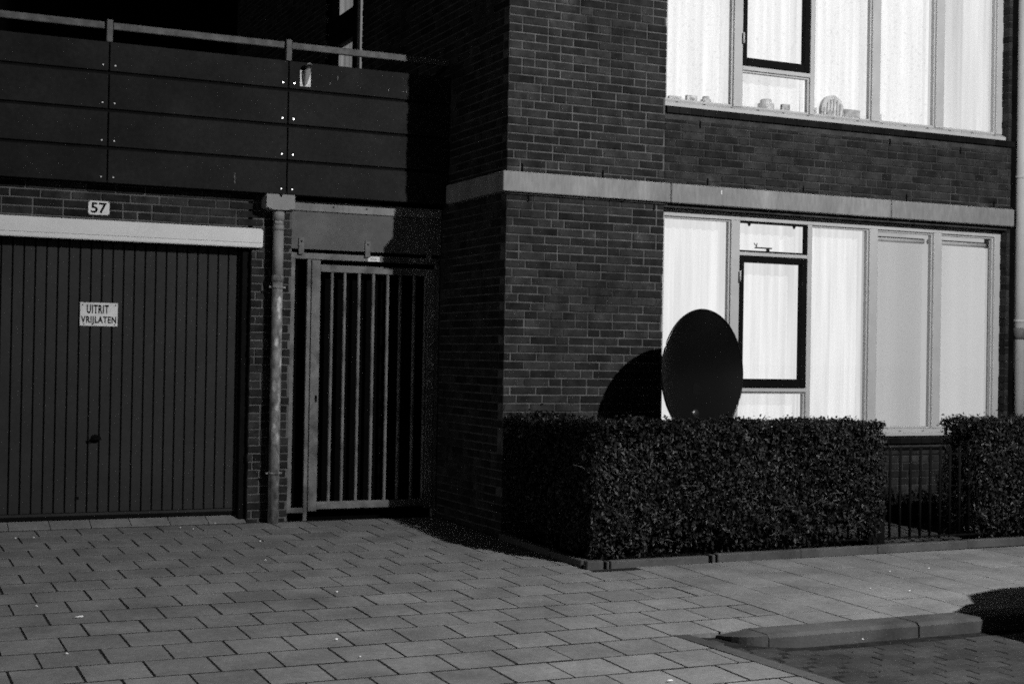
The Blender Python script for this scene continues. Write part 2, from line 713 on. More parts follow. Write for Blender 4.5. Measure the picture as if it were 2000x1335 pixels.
# ================================================================== apartment building (right block)
block = empty('apartment_building', (0, 0, 0), 'dark brick apartment block with two rows of wide lit windows and a concrete band', 'building')
WX0, WX1 = 1.395, 5.010        # window openings
LZ0, LZ1 = .705, 2.565
UZ0, UZ1 = 3.385, 5.15
XE = 5.050                     # right-hand end of the block
TOP = 6.6
MY = .0065
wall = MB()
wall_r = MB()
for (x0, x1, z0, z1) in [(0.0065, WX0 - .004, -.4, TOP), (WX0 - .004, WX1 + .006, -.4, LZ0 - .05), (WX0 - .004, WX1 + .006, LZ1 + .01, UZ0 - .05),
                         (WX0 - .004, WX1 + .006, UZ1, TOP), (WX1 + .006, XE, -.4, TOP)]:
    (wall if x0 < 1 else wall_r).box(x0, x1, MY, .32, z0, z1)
# the side wall, with the opening of the side window
SWY0, SWY1, SWZ0, SWZ1 = 3.50, 4.72, 3.20, 5.4
for (y0, y1, z0, z1) in [(.32, SWY0, -.4, TOP), (SWY0, SWY1, -.4, SWZ0), (SWY0, SWY1, SWZ1, TOP), (SWY1, 9.0, -.4, TOP)]:
    wall.box(.0065, .3, y0, y1, z0, z1)
wall.box(.3, XE, 4.9, 5.1, -.4, TOP)
wall.box(XE - .02, XE, .32, 5.0, -.4, TOP)
wall_o = wall.build('wall', 'mortar', block)
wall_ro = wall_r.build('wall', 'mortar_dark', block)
# interior ceilings and floors keep the rooms closed
box('floor_slab', 'dark_wall', block, .3, XE, .32, 5, 2.62, 2.80)
box('roof', 'dark_wall', block, 0, XE, 0, 9, TOP, TOP + .2)

r_low = courses(0, WX0, .80, 2.600, 1)
r_up = courses(0, WX0, 2.765, 4.75, 2)
r_up.sort(key=lambda q: q[2])
single = r_low + r_up
single, over = single[:300], single[300:]
lay_single(block, single, 0, wall_o)
mass = over + courses(0, WX0, -.1, .80, 1) + courses(0, WX0, 4.75, TOP, 2) + courses(WX0, WX1, 2.765, UZ0 - .10, 3) + \
    courses(WX0, WX1, -.1, LZ0 - .10, 4) + courses(WX0, WX1, UZ1, TOP, 3) + courses(WX1, XE, -.1, 2.60, 5) + courses(WX1, XE, 2.765, TOP, 6)
lay_mass(mass, lambda u, d, z: (u, d, z)).build('bricks', 'brick', wall_o, kind='stuff')
side = courses(.108, 1.34, -.1, 2.600, 7) + courses(.108, SWY0, 2.765, TOP, 8) + courses(SWY1, 9, 2.765, TOP, 9) + \
    courses(1.34, SWY0, 2.62, 2.765, 9) + courses(SWY0, SWY1, 2.765, SWZ0 - .02, 10)
lay_mass(side, lambda u, d, z: (d, u, z)).build('side_bricks', 'brick', wall_o, kind='stuff')
# open head joints (weep slots)
for x, z in [(.13, 2.80), (.83, 2.80), (1.80, 2.80), (2.75, 2.80), (3.85, 2.80), (4.85, 2.80), (.185, 2.575), (1.30, 2.575),
             (1.72, 3.26), (3.66, 3.27), (4.45, 3.26)]:
    box('weep_slot', 'black', wall_o, x - .006, x + .006, -.003, .02, z - .03, z + .03)
# concrete band with return round the corner
band = MB().box(-.048, XE, -.048, .02, 2.607, 2.762, .006)
bnd = empty('concrete_band', (0, 0, 2.6), None, None)
bnd.parent = block
segs = [(-.050, 1.425), (1.432, 3.645), (3.652, XE)]
for a, c in segs:
    box('band_stone', 'concrete', bnd, a, c, -.050, .02, 2.607, 2.762, .006)
box('band_stone', 'concrete', bnd, -.050, .02, .0215, 1.10, 2.607, 2.762, .006)
box('mortar_bed', 'mortar', bnd, -.018, WX0, -.018, .01, 2.594, 2.6065)

# small broken stub in the band
box('stub', 'plate', bnd, 1.895, 1.905, -.056, -.049, 2.70, 2.735)


# ------------------------------------------------------------------ windows
FY = .085                        # front plane of the frames


def bar(mb, x0, x1, z0, z1, step=.012, side=0):
    """frame member with a stepped rebate"""
    mb.box(x0, x1, FY, FY + .075, z0, z1, .003)


def pane(parent, x0, x1, z0, z1, y=.135):
    return box('pane', 'glass', parent, x0, x1, y, y + .005, z0, z1)


def bead(parent, x0, x1, z0, z1, w=.016, y=None, m='frame_paint'):
    """glazing bead round a pane, set back from the frame face"""
    y = FY + .018 if y is None else y
    mb = MB()
    mb.box(x0, x0 + w, y, y + .04, z0, z1, .002)
    mb.box(x1 - w, x1, y, y + .04, z0, z1, .002)
    mb.box(x0 + w, x1 - w, y, y + .04, z0, z0 + w, .002)
    mb.box(x0 + w, x1 - w, y, y + .04, z1 - w, z1, .002)
    return mb.build('glazing_bead', m, parent)


def casement(parent, x0, x1, z0, z1, w, y=FY - .012):
    mb = MB()
    mb.box(x0, x0 + w * .75, y, y + .06, z0, z1, .004)
    mb.box(x1 - w, x1, y, y + .06, z0, z1, .004)
    mb.box(x0 + w * .75, x1 - w, y, y + .06, z0, z0 + w * 1.3, .004)
    mb.box(x0 + w * .75, x1 - w, y, y + .06, z1 - w, z1, .004)
    c = mb.build('casement', 'frame_black', parent)
    box('pane', 'glass', c, x0 + w * .7, x1 - w * .95, y + .03, y + .035, z0 + w * 1.25, z1 - w * .95)
    for z in (z0 + .18, z1 - .22):
        MB().tube([(x0 - .002, y - .006, z), (x0 - .002, y - .006, z + .09)], .008, 8).build('hinge', 'frame_paint', c)
    return c


def sill(parent, z, x0, x1):
    """bottom rail with weep slots, and dark glazed sill tiles below"""
    s = MB().prism([(FY - .055, z + .012), (FY - .055, z + .040), (FY + .01, z + .072), (FY + .07, z + .072), (FY + .07, z + .012)], 0, x0, x1)
    so = s.build('sill', 'frame_paint', parent)
    x = x0 + .12
    while x < x1 - .05:
        box('drain_slot', 'ink', so, x, x + .022, FY - .036, FY - .024, z + .0465, z + .0555)
        x += .26 + rnd.uniform(-.01, .01)
    x = x0
    tm = MB().prism([(-.02, -.052), (-.02, -.004), (.09, .006), (.09, -.052)], 0, 0, .112).mesh('sill_tile', 'sill_tile')
    while x < x1 - .05:
        o = link('sill_tile', tm, parent, (x, 0, z), True)
        x += .115


def window(name, z0, z1, upper):
    w = empty(name, (WX0, FY, z0), None, None)
    w.parent = block
    fr = MB()
    x0, x1 = WX0 + .002, WX1 + .002
    zb = z0 + .073
    bar(fr, x0, x0 + .050, zb, z1)
    bar(fr, 4.945, x1 + .02, zb, z1)
    bar(fr, x0 + .05, 4.945, z1 - .050, z1)
    for a, c in [(2.094, 2.180), (2.868, 2.912), (3.525, 3.615), (4.238, 4.332)]:
        bar(fr, a, c, zb, z1 - .05)
    if upper:
        bar(fr, 2.18, 2.868, 3.770, 3.806)
    else:
        bar(fr, 2.18, 2.868, 1.092, 1.128)
        bar(fr, 2.18, 2.868, 2.226, 2.256)
    f = fr.build('frame', 'frame_paint', w)
    for a, c in [(x0 + .05, 2.094), (2.912, 3.525), (3.615, 4.238), (4.332, 4.945)]:
        bead(w, a, c, zb, z1 - .05)
        pane(w, a + .014, c - .014, zb + .014, z1 - .064)
    if upper:
        casement(w, 2.178, 2.852, 3.806, z1 - .05, .052)
        bead(w, 2.18, 2.868, zb, 3.770)
        pane(w, 2.194, 2.854, zb + .014, 3.756)
    else:
        casement(w, 2.178, 2.858, 1.128, 2.226, .056)
        bead(w, 2.18, 2.868, zb, 1.092)
        pane(w, 2.194, 2.854, zb + .014, 1.078)
        # small top-hung vent with a dark gasket line
        v = MB()
        v.box(2.18, 2.868, FY + .01, FY + .05, 2.256, 2.272)
        v.box(2.18, 2.868, FY + .01, FY + .05, z1 - .066, z1 - .050)
        v.box(2.848, 2.868, FY + .01, FY + .05, 2.272, z1 - .066)
        vo = v.build('vent_frame', 'frame_black', w)
        box('pane', 'glass', vo, 2.19, 2.85, FY + .03, FY + .035, 2.27, z1 - .06)
        for hx in (2.275, 2.73):
            MB().prism([(hx - .018, z1 - .066), (hx + .018, z1 - .066), (hx + .005, z1 - .092), (hx - .005, z1 - .092)], 1, FY + .005, FY + .014).build('hinge', 'frame_black', vo)
        st = MB()
        st.box(2.37, 2.54, FY + .055, FY + .065, 2.296, 2.307)
        st.box(2.49, 2.512, FY + .05, FY + .07, 2.276, 2.30)
        st.tube([(2.388, FY + .06, 2.30), (2.386, FY + .06, 2.315), (2.372, FY + .06, 2.325), (2.362, FY + .06, 2.34)], .004, 6)
        st.tube([(2.386, FY + .06, 2.313), (2.392, FY + .06, 2.34)], .004, 6)
        st.build('stay_arm', 'ink', vo)
    sill(w, z0, x0, x1 + .02)
    return w


win_low = window('window', LZ0, LZ1, False)
win_low['label'] = 'ground floor window with grey blinds in its two right panes'
win_up = window('window', UZ0, UZ1, True)
win_up['label'] = 'upper floor window with lace curtains and a row of ornaments'
# ledge strip below the lower sill
box('sill_ledge', 'frame_black', win_low, WX0, WX1, -.012, .05, LZ0 - .105, LZ0 - .085)


# ------------------------------------------------------------------ curtains and blinds
def curtain(name, m, x0, x1, z0, z1, y, amp, label, cat, group, waves=9, drape=False):
    nx, nz = 90, 10
    v, f = [], []
    rr = random.Random(int(x0 * 100))
    ph = [rr.uniform(0, 6.28) for _ in range(4)]
    for j in range(nz + 1):
        t = j / nz
        for i in range(nx + 1):
            s = i / nx
            x = x0 + (x1 - x0) * s
            a = amp * (math.sin(s * waves * 6.28 + ph[0] + .3 * math.sin(t * 3 + ph[1])) + .5 * math.sin(s * waves * 2.3 * 6.28 + ph[2]))
            if drape:
                a *= 1.2 - .5 * t
            v.append((x, y + a, z0 + (z1 - z0) * t))
    for j in range(nz):
        for i in range(nx):
            k = j * (nx + 1) + i
            f.append((k, k + 1, k + nx + 2, k + nx + 1))
    mb = MB()
    mb.v, mb.f, mb.sm = v, f, [True] * len(f)
    o = mb.build(name, m)
    return tag(o, label, cat, group)


curtain('net_curtain', 'curtain_low', 1.36, 2.14, .72, 2.60, .26, .012, 'bright net curtain behind the leftmost ground floor pane, above the satellite dish', 'curtain', 'net curtains of the lit windows')
curtain('net_curtain', 'curtain_low', 2.12, 2.92, .72, 2.60, .275, .010, 'bright net curtain behind the black ground floor casement', 'curtain', 'net curtains of the lit windows')
curtain('net_curtain', 'curtain_low', 2.90, 3.585, .72, 2.60, .26, .010, 'bright net curtain right of the black ground floor casement', 'curtain', 'net curtains of the lit windows')
for x0, x1, m, lb in [(3.60, 4.262, 'blind_low', 'pale grey pull-down blind in the fourth ground floor pane, left of the two blinds'),
                      (4.29, 5.03, 'blind_low_b', 'pale grey pull-down blind in the rightmost ground floor pane')]:
    b_ = empty('roller_blind', (x0, .2, LZ1), lb, 'blind', 'roller blinds of the ground floor window')
    box('cloth', m, b_, x0 + .01, x1 - .055, .20, .203, .72, 2.42)
    box('hem_bar', 'frame_paint', b_, x0 + .01, x1 - .055, .195, .208, .712, .735)
    MB().tube([(x0, .22, 2.45), (x1 - .03, .22, 2.45)], .024, 10).build('roller', 'frame_paint', b_)
curtain('net_curtain', 'blind_low_b', 3.58, 5.03, .72, 2.60, .30, .006, 'pale lining curtain hanging behind the two ground floor blinds', 'curtain', 'net curtains of the lit windows')
curtain('lace_curtain', 'curtain_up', 1.36, 2.14, 3.42, 5.3, .28, .014, 'bright lace curtain behind the leftmost upper pane', 'curtain', 'lace curtains of the upper window')
curtain('lace_curtain', 'curtain_up', 2.12, 2.92, 3.42, 5.3, .295, .012, 'bright lace curtain behind the black upper casement', 'curtain', 'lace curtains of the upper window')
curtain('lace_curtain', 'curtain_up', 2.90, 3.58, 3.42, 5.3, .28, .012, 'bright lace curtain above the half-round basket in the upper window', 'curtain', 'lace curtains of the upper window')
curtain('lace_curtain', 'curtain_up', 3.56, 4.46, 3.42, 5.3, .295, .012, 'bright lace curtain in the upper pane left of the gathered drape', 'curtain', 'lace curtains of the upper window')
curtain('gathered_drape', 'drape_up', 4.26, 5.028, 3.42, 5.3, .20, .014, 'gathered pale drape with deep folds in the rightmost upper pane', 'curtain', None, waves=4, drape=True)

# ornaments on the inner ledge of the upper window
LEDGE = UZ0 + .075
box('inner_ledge', 'frame_paint', win_up, WX0, WX1, .175, .34, UZ0 + .04, LEDGE)


def ornament(name, x, w, h, label, cat, m='ornament', shape='box'):
    o = empty(name, (x, .205, LEDGE), label, cat, 'ornaments on the upper window ledge')
    if shape == 'dome':
        pts = [(x + w / 2 * math.cos(t), LEDGE + h * .35 + h * .65 * math.sin(t)) for t in np.linspace(0, math.pi, 17)]
        MB().prism(pts + [(x - w / 2, LEDGE), (x + w / 2, LEDGE)], 1, .185, .225).build('basket_back', m, o)
        mb = MB()
        for k in range(7):
            xx = x - w / 2 + w * (k + .5) / 7
            mb.tube([(xx, .180, LEDGE), (xx + .01, .180, LEDGE + h * (.35 + .5 * math.sin(math.pi * (k + .5) / 7)))], .004, 5)
        mb.build('wicker_rib', 'frame_paint', o)
        MB().tube([(x - .03, .176, LEDGE + .035), (x - .03, .182, LEDGE + .035)], .032, 12).build('opening', 'ornament_dark', o)
    elif shape == 'jar':
        MB().tube([(x, .205, LEDGE), (x, .205, LEDGE + h * .15), (x, .205, LEDGE + h * .7), (x, .205, LEDGE + h * .85), (x, .205, LEDGE + h)],
                  [w * .38, w * .5, w * .5, w * .34, w * .36], 14).build('body', m, o)
        MB().tube([(x, .205, LEDGE + h), (x, .205, LEDGE + h + .008)], w * .3, 12).build('lid', 'ornament_dark', o)
    else:
        box('case', m, o, x - w / 2, x + w / 2, .190, .225, LEDGE, LEDGE + h, .003)
        box('front_panel', 'ornament_dark', o, x - w * .25, x + w * .2, .1885, .192, LEDGE + h * .15, LEDGE + h * .75)
    return o


ornament('storage_box', 1.60, .12, .055, 'small pale box at the far left of the upper window ledge', 'box')
ornament('storage_box', 1.76, .10, .075, 'small square box second from the left on the upper window ledge', 'box')
ornament('jar', 1.90, .09, .07, 'small pale jar at the right end of the leftmost upper pane', 'jar', shape='jar')
ornament('jar', 2.50, .14, .10, 'round pale jar behind the small pane below the upper casement', 'jar', shape='jar')
ornament('storage_box', 2.70, .08, .085, 'narrow box beside the jar below the upper casement', 'box', 'ornament_dark')
ornament('storage_box', 2.985, .07, .085, 'small box left of the half-round basket on the upper ledge', 'box')
ornament('basket', 3.185, .24, .205, 'half-round grey wicker basket standing on the upper window ledge', 'basket', shape='dome')
ornament('storage_box', 3.40, .17, .10, 'long low box right of the half-round basket on the upper ledge', 'box', 'ornament_dark')
ornament('jar', 3.66, .11, .11, 'round grey jar just right of the wide mullion on the upper ledge', 'jar', shape='jar')

# ------------------------------------------------------------------ side window above the terrace
sw = empty('window', (0, SWY0, SWZ0), None, None)
sw.parent = block
sw['label'] = 'side window above the terrace with a dark slanting transom'
fr_ = MB()
fr_.box(.045, .12, SWY0, SWY0 + .05, SWZ0, SWZ1, .003)
fr_.box(.05, .12, SWY1 - .06, SWY1, SWZ0, SWZ1, .003)
fr_.build('frame', 'frame_paint', sw)
dk = MB()
dk.box(.02, .10, 3.745, 3.86, SWZ0, SWZ1, .003)
dk.box(.02, .10, 4.55, 4.66, SWZ0, SWZ1, .003)
dk.box(.025, .10, 3.86, 4.55, 4.55, 4.86, .003)
dk.box(.025, .10, 3.86, 4.55, SWZ0, SWZ0 + .12, .003)
dko = dk.build('casement', 'frame_black', sw)
box('pane', 'glass', sw, .07, .075, SWY0 + .05, SWY1 - .06, SWZ0, SWZ1)
mb = MB()
mb.box(.022, .034, 3.655, 3.668, SWZ0, SWZ1)
mb.box(.022, .034, 3.700, 3.710, SWZ0, SWZ1)
mb.build('glazing_bead', 'rail_steel', sw)
o = box('side_glow_sheet', 'side_glow', None, .15, .153, 3.80, 4.70, 3.2, 5.4)
tag(o, 'dim glowing curtain behind the side window above the terrace', 'curtain')
o = box('side_glow_sheet', 'side_frame_glow', None, .036, .039, 3.515, 3.77, 3.25, 5.35)  # added glow in place of light falling on the window frame
tag(o, 'narrow glowing strip standing in for the lit frame at the near edge of the side window', 'curtain')

# ================================================================== garage block (left)
gar = empty('garage', (-1.5, 1.3, 0), 'low brick garage wing set back left of the apartment block', 'building')
GX = -7.0
gw = MB()
gw.box(GX, -1.66, 1.3065, 1.55, 2.19, 2.62)             # above the door
gw.box(-1.6235, -1.30, 1.3065, 1.55, -.3, 2.62)         # pier
gw.box(GX, 0, 3.9, 4.1, -.3, 2.62)                      # rear wall
gwo = gw.build('wall', 'mortar_garage', gar)
rects = [q for q in courses(-4.0, -1.30, 2.19, 2.62, 21, .12)] + [q for q in courses(-1.63, -1.30, -.05, 2.19, 22, .4)]
lay_single(gar, rects, 1.3, gwo)
lay_mass(courses(GX, -4.0, 2.19, 2.62, 23), lambda u, d, z: (u, 1.3 + d, z)).build('bricks', 'brick', gwo, kind='stuff')
box('roof_slab', 'dark_wall', gar, GX, 0, 1.32, 9, 2.62, 2.75)
# rear wall of the terrace above
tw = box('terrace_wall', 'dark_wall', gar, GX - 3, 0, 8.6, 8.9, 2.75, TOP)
MB().quad((GX - 3, 1.3, TOP), (0, 1.3, TOP), (0, 8.9, TOP), (GX - 3, 8.9, TOP)).build('terrace_shade_slab', 'dark_wall', gar)  # unseen slab added overhead to shade the terrace
# garage door
gd = empty('garage_door', (-3.2, 1.39, .06), 'dark up-and-over garage door of narrow vertical boards', 'door')
DY = 1.415
box('backing', 'blackish', gd, -6.6, -1.69, DY + .012, DY + .04, .07, 2.20)
sm_ = MB().box(-.0352, .0352, 0, .014, 0, 2.085, .003).mesh('board', 'door_paint')
x = -1.705 - .0400
while x > -5.6:
    o = link('board', sm_, gd, (x, DY, .105), True)
    x -= .0817
box('bottom_rail', 'door_paint', gd, -6.6, -1.700, DY - .004, DY + .02, .080, .102, .003)
box('rubber_seal', 'blackish', gd, -6.6, -1.700, DY, DY + .02, .055, .079)
box('edge_stile', 'door_paint', gd, -1.7045, -1.690, DY - .004, DY + .03, .08, 2.20, .002)
hd = MB()
hd.tube([(-2.795, DY, .667), (-2.795, DY - .035, .667)], .012, 8)
hd.tube([(-2.835, DY - .037, .664), (-2.755, DY - .037, .672)], .013, 8)
hd.tube([(-2.795, DY - .004, .667), (-2.795, DY + .0, .667)], .034, 14)
hd.build('handle', 'ink', gd)
box('dent', 'ink', gd, -2.935, -2.905, DY - .002, DY + .004, .205, .225)
# door jamb and lintel recess
jb = MB()
jb.box(-1.689, -1.630, 1.345, 1.46, -.05, 2.20, .004)
jb.build('door_jamb', 'blackish', gar)
# raised threshold row of tiles
for i in range(11):
    x0 = -1.63 - (i + 1) * .298
    mb = MB()
    mb.v = [(x0, 1.292, gz(1.29) - .03), (x0 + .292, 1.292, gz(1.29) - .03), (x0 + .292, DY + .03, -.03), (x0, DY + .03, -.03),
            (x0, 1.292, gz(1.29) + .006), (x0 + .292, 1.292, gz(1.29) + .006), (x0 + .292, DY + .03, .052), (x0, DY + .03, .052)]
    mb.f = [(4, 5, 6, 7), (0, 1, 5, 4), (1, 2, 6, 5), (2, 3, 7, 6), (3, 0, 4, 7)]
    mb.sm = [False] * 5
    mb.build('threshold_tile', 'tile', drive)
# white box beam over the door
hb = empty('door_header', (-3, 1.26, 2.18), 'long white steel header with a rolled lower lip over the garage door', 'header')
P = [(1.299, 2.335), (1.262, 2.335), (1.256, 2.329), (1.256, 2.222), (1.262, 2.218), (1.262, 2.208), (1.257, 2.203), (1.257, 2.188), (1.262, 2.182), (1.299, 2.182)]
mb = MB()
n_ = len(P)
ends = [(-7.0, 0), (-1.566, 0), (-1.556, .004), (-1.549, .011)]
for x, ins in ends:
    zc = 2.2585
    for (y, z) in P:
        mb.v.append((x, y + ins * .3, zc + (z - zc) * (1 - ins / .0765)))
for e in range(len(ends) - 1):
    for k in range(n_):
        j = (k + 1) % n_
        mb.f.append((e * n_ + k, e * n_ + j, (e + 1) * n_ + j, (e + 1) * n_ + k))
mb.f += [tuple(range(n_)), tuple((len(ends) - 1) * n_ + k for k in range(n_))]
mb.sm = [False] * len(mb.f)
mb.build('beam', 'white_steel', hb)

# ================================================================== balcony
bal = empty('balcony', (-2.5, 1.16, 2.61), 'balcony front of wide dark boards with a thin steel rail above', 'balcony')
BY = 1.16
rows = [(2.610, 2.862), (2.886, 3.146), (3.170, 3.430), (3.454, 3.672)]
cols = [(-5.55, -4.176), (-4.166, -2.786), (-2.776, -1.396), (-1.386, -.004)]
box('backing', 'blackish', bal, -5.6, -.004, BY + .022, BY + .05, 2.615, 3.66)
for a, c in cols:
    for z0, z1 in rows:
        bd = box('board', 'panel_dark', bal, a, c, BY + rnd.uniform(-.001, .001), BY + .021, z0, z1, .003)
        for sx in (a + .040, c - .040):
            if sx < -4.2 or sx > -.2:
                continue
            MB().tube([(sx, BY - .0035, z0 + .042), (sx, BY + .002, z0 + .042)], .0055, 8).build('screw', 'screw', bd)
pb = MB()
for x in (-4.17, -2.781, -1.391):
    box('post', 'rail_steel', bal, x - .018, x + .018, BY + .03, BY + .06, 3.60, 3.835, .003)
    box('post_cap', 'rail_steel', bal, x - .022, x + .022, BY - .002, BY + .029, 3.674, 3.842, .003)
for a, c in [(-5.6, -4.20), (-4.14, -2.808), (-2.752, -1.418), (-1.362, -.004)]:
    box('rail', 'rail_steel', bal, a, c, 1.185, 1.225, 3.775, 3.828, .005)
box('soffit', 'blackish', bal, -5.6, -.004, BY + .004, 1.31, 2.612, 2.632)
for (x, z, dx, dz) in [(-.985, 3.575, .003, .022), (-.80, 3.52, -.014, .014), (-.55, 3.515, .003, .010), (-.415, 3.62, -.020, .010), (-.40, 3.612, -.014, .008), (-.42, 3.517, .012, .003), (-.395, 3.52, .003, .012), (-1.05, 3.525, .006, .012), (-1.81, 2.72, .003, .05)]:
    a, b_ = (x - dx, z - dz), (x + dx, z + dz * .6)
    MB().quad((a[0], BY - .0032, a[1]), (a[0] + .007, BY - .0032, a[1] - .003), (b_[0], BY - .0032, b_[1]), (b_[0] - .006, BY - .0032, b_[1] + .004)).build('scuff_mark', 'scuff', bal)

# flagpole socket on the balcony board
fh = empty('flagpole_holder', (-1.256, BY, 3.48), 'small white plate with a tapered flagpole socket screwed to the dark balcony board', 'flagpole holder')
box('plate', 'plate', fh, -1.301, -1.212, BY - .008, BY - .004, 3.478, 3.605, .002)
MB().tube([(-1.262, BY - .020, 3.487), (-1.258, BY - .028, 3.53), (-1.248, BY - .045, 3.60), (-1.240, BY - .062, 3.635)], [.010, .020, .026, .019], 14, cap=False).build('socket', 'pvc', fh)
MB().tube([(-1.240, BY - .060, 3.632), (-1.238, BY - .072, 3.642)], [.021, .024], 14, cap=False).build('socket_rim', 'galv', fh)
MB().tube([(-1.2385, BY - .070, 3.640), (-1.2383, BY - .0705, 3.6405)], .012, 12).build('socket_mouth', 'ink', fh)
for sx, sz in [(-1.287, 3.494), (-1.227, 3.492), (-1.287, 3.59)]:
    MB().tube([(sx, BY - .010, sz), (sx, BY - .007, sz)], .004, 8).build('screw', 'ink', fh)

# ================================================================== header plate over the gate, gate
hp = empty('passage_header', (-.65, 1.3, 2.19), 'grey sheet panel and flat beam above the barred passage gate', 'panel')
box('panel_sheet', 'header_plate', hp, -1.305, -.004, 1.312, 1.325, 2.195, 2.497)
be = box('beam', 'concrete', hp, -1.345, -.004, 1.296, 1.325, 2.502, 2.580, .003)
for x in (-.957, -.672):
    MB().tube([(x, 1.293, 2.545), (x, 1.30, 2.545)], .007, 8).build('bolt_hole', 'ink', be)
gate = empty('passage_gate', (-.65, 1.33, 0), 'barred grey steel gate closing the dark passage beside the downpipe', 'gate')
GY = 1.325
fr_ = MB()
fr_.box(-1.298, -1.262, GY, GY + .04, .06, 2.115, .003)
fr_.box(-1.298, -.030, GY - .004, GY + .036, 2.115, 2.165, .003)
fr_.box(-1.262, -1.160, GY, GY + .04, .058, .10, .003)
fr_.box(-.040, -.004, GY, GY + .04, -.02, 2.115, .003)
fr_.box(-1.160, -1.128, GY, GY + .04, -.02, 2.115, .003)
fr_.build('outer_frame', 'gate_steel', gate)
lf = MB()
lf.box(-1.124, -1.050, GY - .010, GY + .03, .070, 2.110, .003)
lf.box(-.112, -.046, GY - .010, GY + .03, .070, 2.075, .003)
lf.box(-1.050, -.112, GY - .010, GY + .03, 2.016, 2.075, .003)
lf.box(-1.050, -.112, GY - .010, GY + .03, .085, .145, .003)
lfo = lf.build('leaf_frame', 'gate_steel', gate)
bm_ = MB().tube([(0, 0, .14), (0, 0, 2.02)], .014, 10, cap=False).mesh('bar', 'gate_steel')
for x in (-.947, -.838, -.714, -.590, -.464, -.351, -.227, -.125):
    link('bar', bm_, gate, (x, GY + .012, 0), True)
lk = box('lock', 'ink', lfo, -1.080, -1.064, GY - .014, GY - .009, .955, 1.01)
for x in (-1.22, -.655, -.11):
    bk = box('bracket', 'gate_steel', gate, x - .022, x + .022, 1.300, 1.311, 2.15, 2.285, .002)
    MB().tube([(x, 1.297, 2.255), (x, 1.301, 2.255)], .008, 8).build('bolt', 'ink', bk)
# dark sheet of the passage behind the bars
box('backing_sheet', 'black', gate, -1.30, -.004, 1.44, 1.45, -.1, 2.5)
box('label_plate', 'plate', gate, -.647, -.545, GY - .0085, GY - .0045, 2.118, 2.158)
tp = link('lettering', text_mesh('BIDEA', .056, .017, .0, m='label_ink'), gate, (-.598, GY - .0095, 2.137), True)
for x in (-.640, -.553):
    MB().tube([(x, GY - .0105, 2.138), (x, GY - .008, 2.138)], .003, 8).build('rivet', 'label_ink', gate)

# ================================================================== downpipe with rain hopper
dp = empty('downpipe', (-1.441, 1.215, 0), 'weathered grey downpipe with a square hopper between garage and gate', 'downpipe')
PX, PY = -1.437, 1.215
hp_poly = [(-1.555, 2.605), (-1.555, 2.502), (-1.500, 2.482), (-1.385, 2.482), (-1.325, 2.502), (-1.325, 2.605)]
hpo = MB().prism(hp_poly, 1, 1.145, 1.298).build('hopper', 'pvc', dp)
MB().prism([(-1.452, 2.6065), (-1.446, 2.585), (-1.434, 2.585), (-1.428, 2.6065)], 1, 1.142, 1.149).build('notch', 'ink', hpo)
MB().tube([(PX, PY, 2.485), (PX, PY, 2.40)], .047, 18).build('spigot', 'pvc', dp)
MB().tube([(PX, PY, 2.405), (PX, PY, 2.36)], .041, 18).build('neck', 'galv', dp)
MB().tube([(PX, PY, 2.365), (PX, PY, 2.325)], .0435, 18).build('sleeve', 'pvc', dp)
MB().tube([(PX, PY, 2.322), (PX, PY, 1.95)], .042, 18).build('upper_pipe', 'pvc', dp)
MB().tube([(PX, PY, 1.968), (PX, PY, 1.962), (PX, PY, 1.925), (PX, PY, 1.915)], [.043, .048, .048, .044], 18).build('collar', 'galv', dp)
MB().tube([(PX, PY, 1.93), (PX, PY, 1.0), (PX, PY, -.05)], [.042, .043, .043], 18).build('lower_pipe', 'galv', dp)
for z in (1.872, .395):
    c_ = MB().tube([(PX, PY, z - .010), (PX, PY, z + .010)], .0495, 18)
    c_.box(PX - .068, PX + .068, PY - .006, PY + .006, z - .007, z + .007, .002)
    c_.box(PX - .008, PX + .008, PY + .03, 1.30, z - .006, z + .006)
    c_.build('pipe_clamp', 'galv', dp)

# white pipe right of the block, and the dark recess behind
wp = empty('white_downpipe', (5.19, -.02, 0), 'white round downpipe with a dark band at the right edge of the block', 'downpipe')
mb = MB().tube([(5.165, -.02, -.1), (5.165, -.02, 6.5)], .058, 18)
mb.build('pipe', 'frame_paint', wp)
MB().tube([(5.165, -.02, 1.585), (5.165, -.02, 1.69)], .0595, 18).build('band', 'rail_steel', wp)
MB().tube([(5.165, -.02, 1.74), (5.165, -.02, 1.765)], .0605, 18).build('joint_ring', 'frame_paint', wp)
MB().tube([(5.165, -.02, 3.05), (5.165, -.02, 3.075)], .0605, 18).build('joint_ring', 'frame_paint', wp)
nb = box('neighbour_wall', 'dark_wall', None, 5.052, 12, .35, .6, -.3, TOP)
tag(nb, 'dark recessed wall behind the white pipe at the right edge', 'wall')

# ================================================================== signs
hn = empty('house_number', (-2.8175, 1.29, 2.375), 'white enamel house number plate reading 57 above the garage door', 'sign')
box('plate', 'plate', hn, -2.896, -2.739, 1.286, 1.291, 2.375, 2.481, .002)
link('lettering', text_mesh('57', .118, .080, .022), hn, (-2.818, 1.2852, 2.428), True)
for sx in (-2.890, -2.745):
    for sz in (2.381, 2.475):
        MB().tube([(sx, 1.2848, sz), (sx, 1.287, sz)], .005, 8).build('screw', 'panel_dark', hn)
us = empty('exit_sign', (-2.784, DY - .01, 1.534), 'white enamel sign reading UITRIT VRIJLATEN on the garage door', 'sign')
box('plate', 'plate', us, -2.925, -2.643, DY - .009, DY - .004, 1.532, 1.712, .002)
link('lettering', text_mesh('UITRIT', .165, .068, .034, space=1.15), us, (-2.793, DY - .0098, 1.662), True)
link('lettering', text_mesh('VRIJLATEN', .264, .068, .034, space=1.12), us, (-2.785, DY - .0098, 1.574), True)
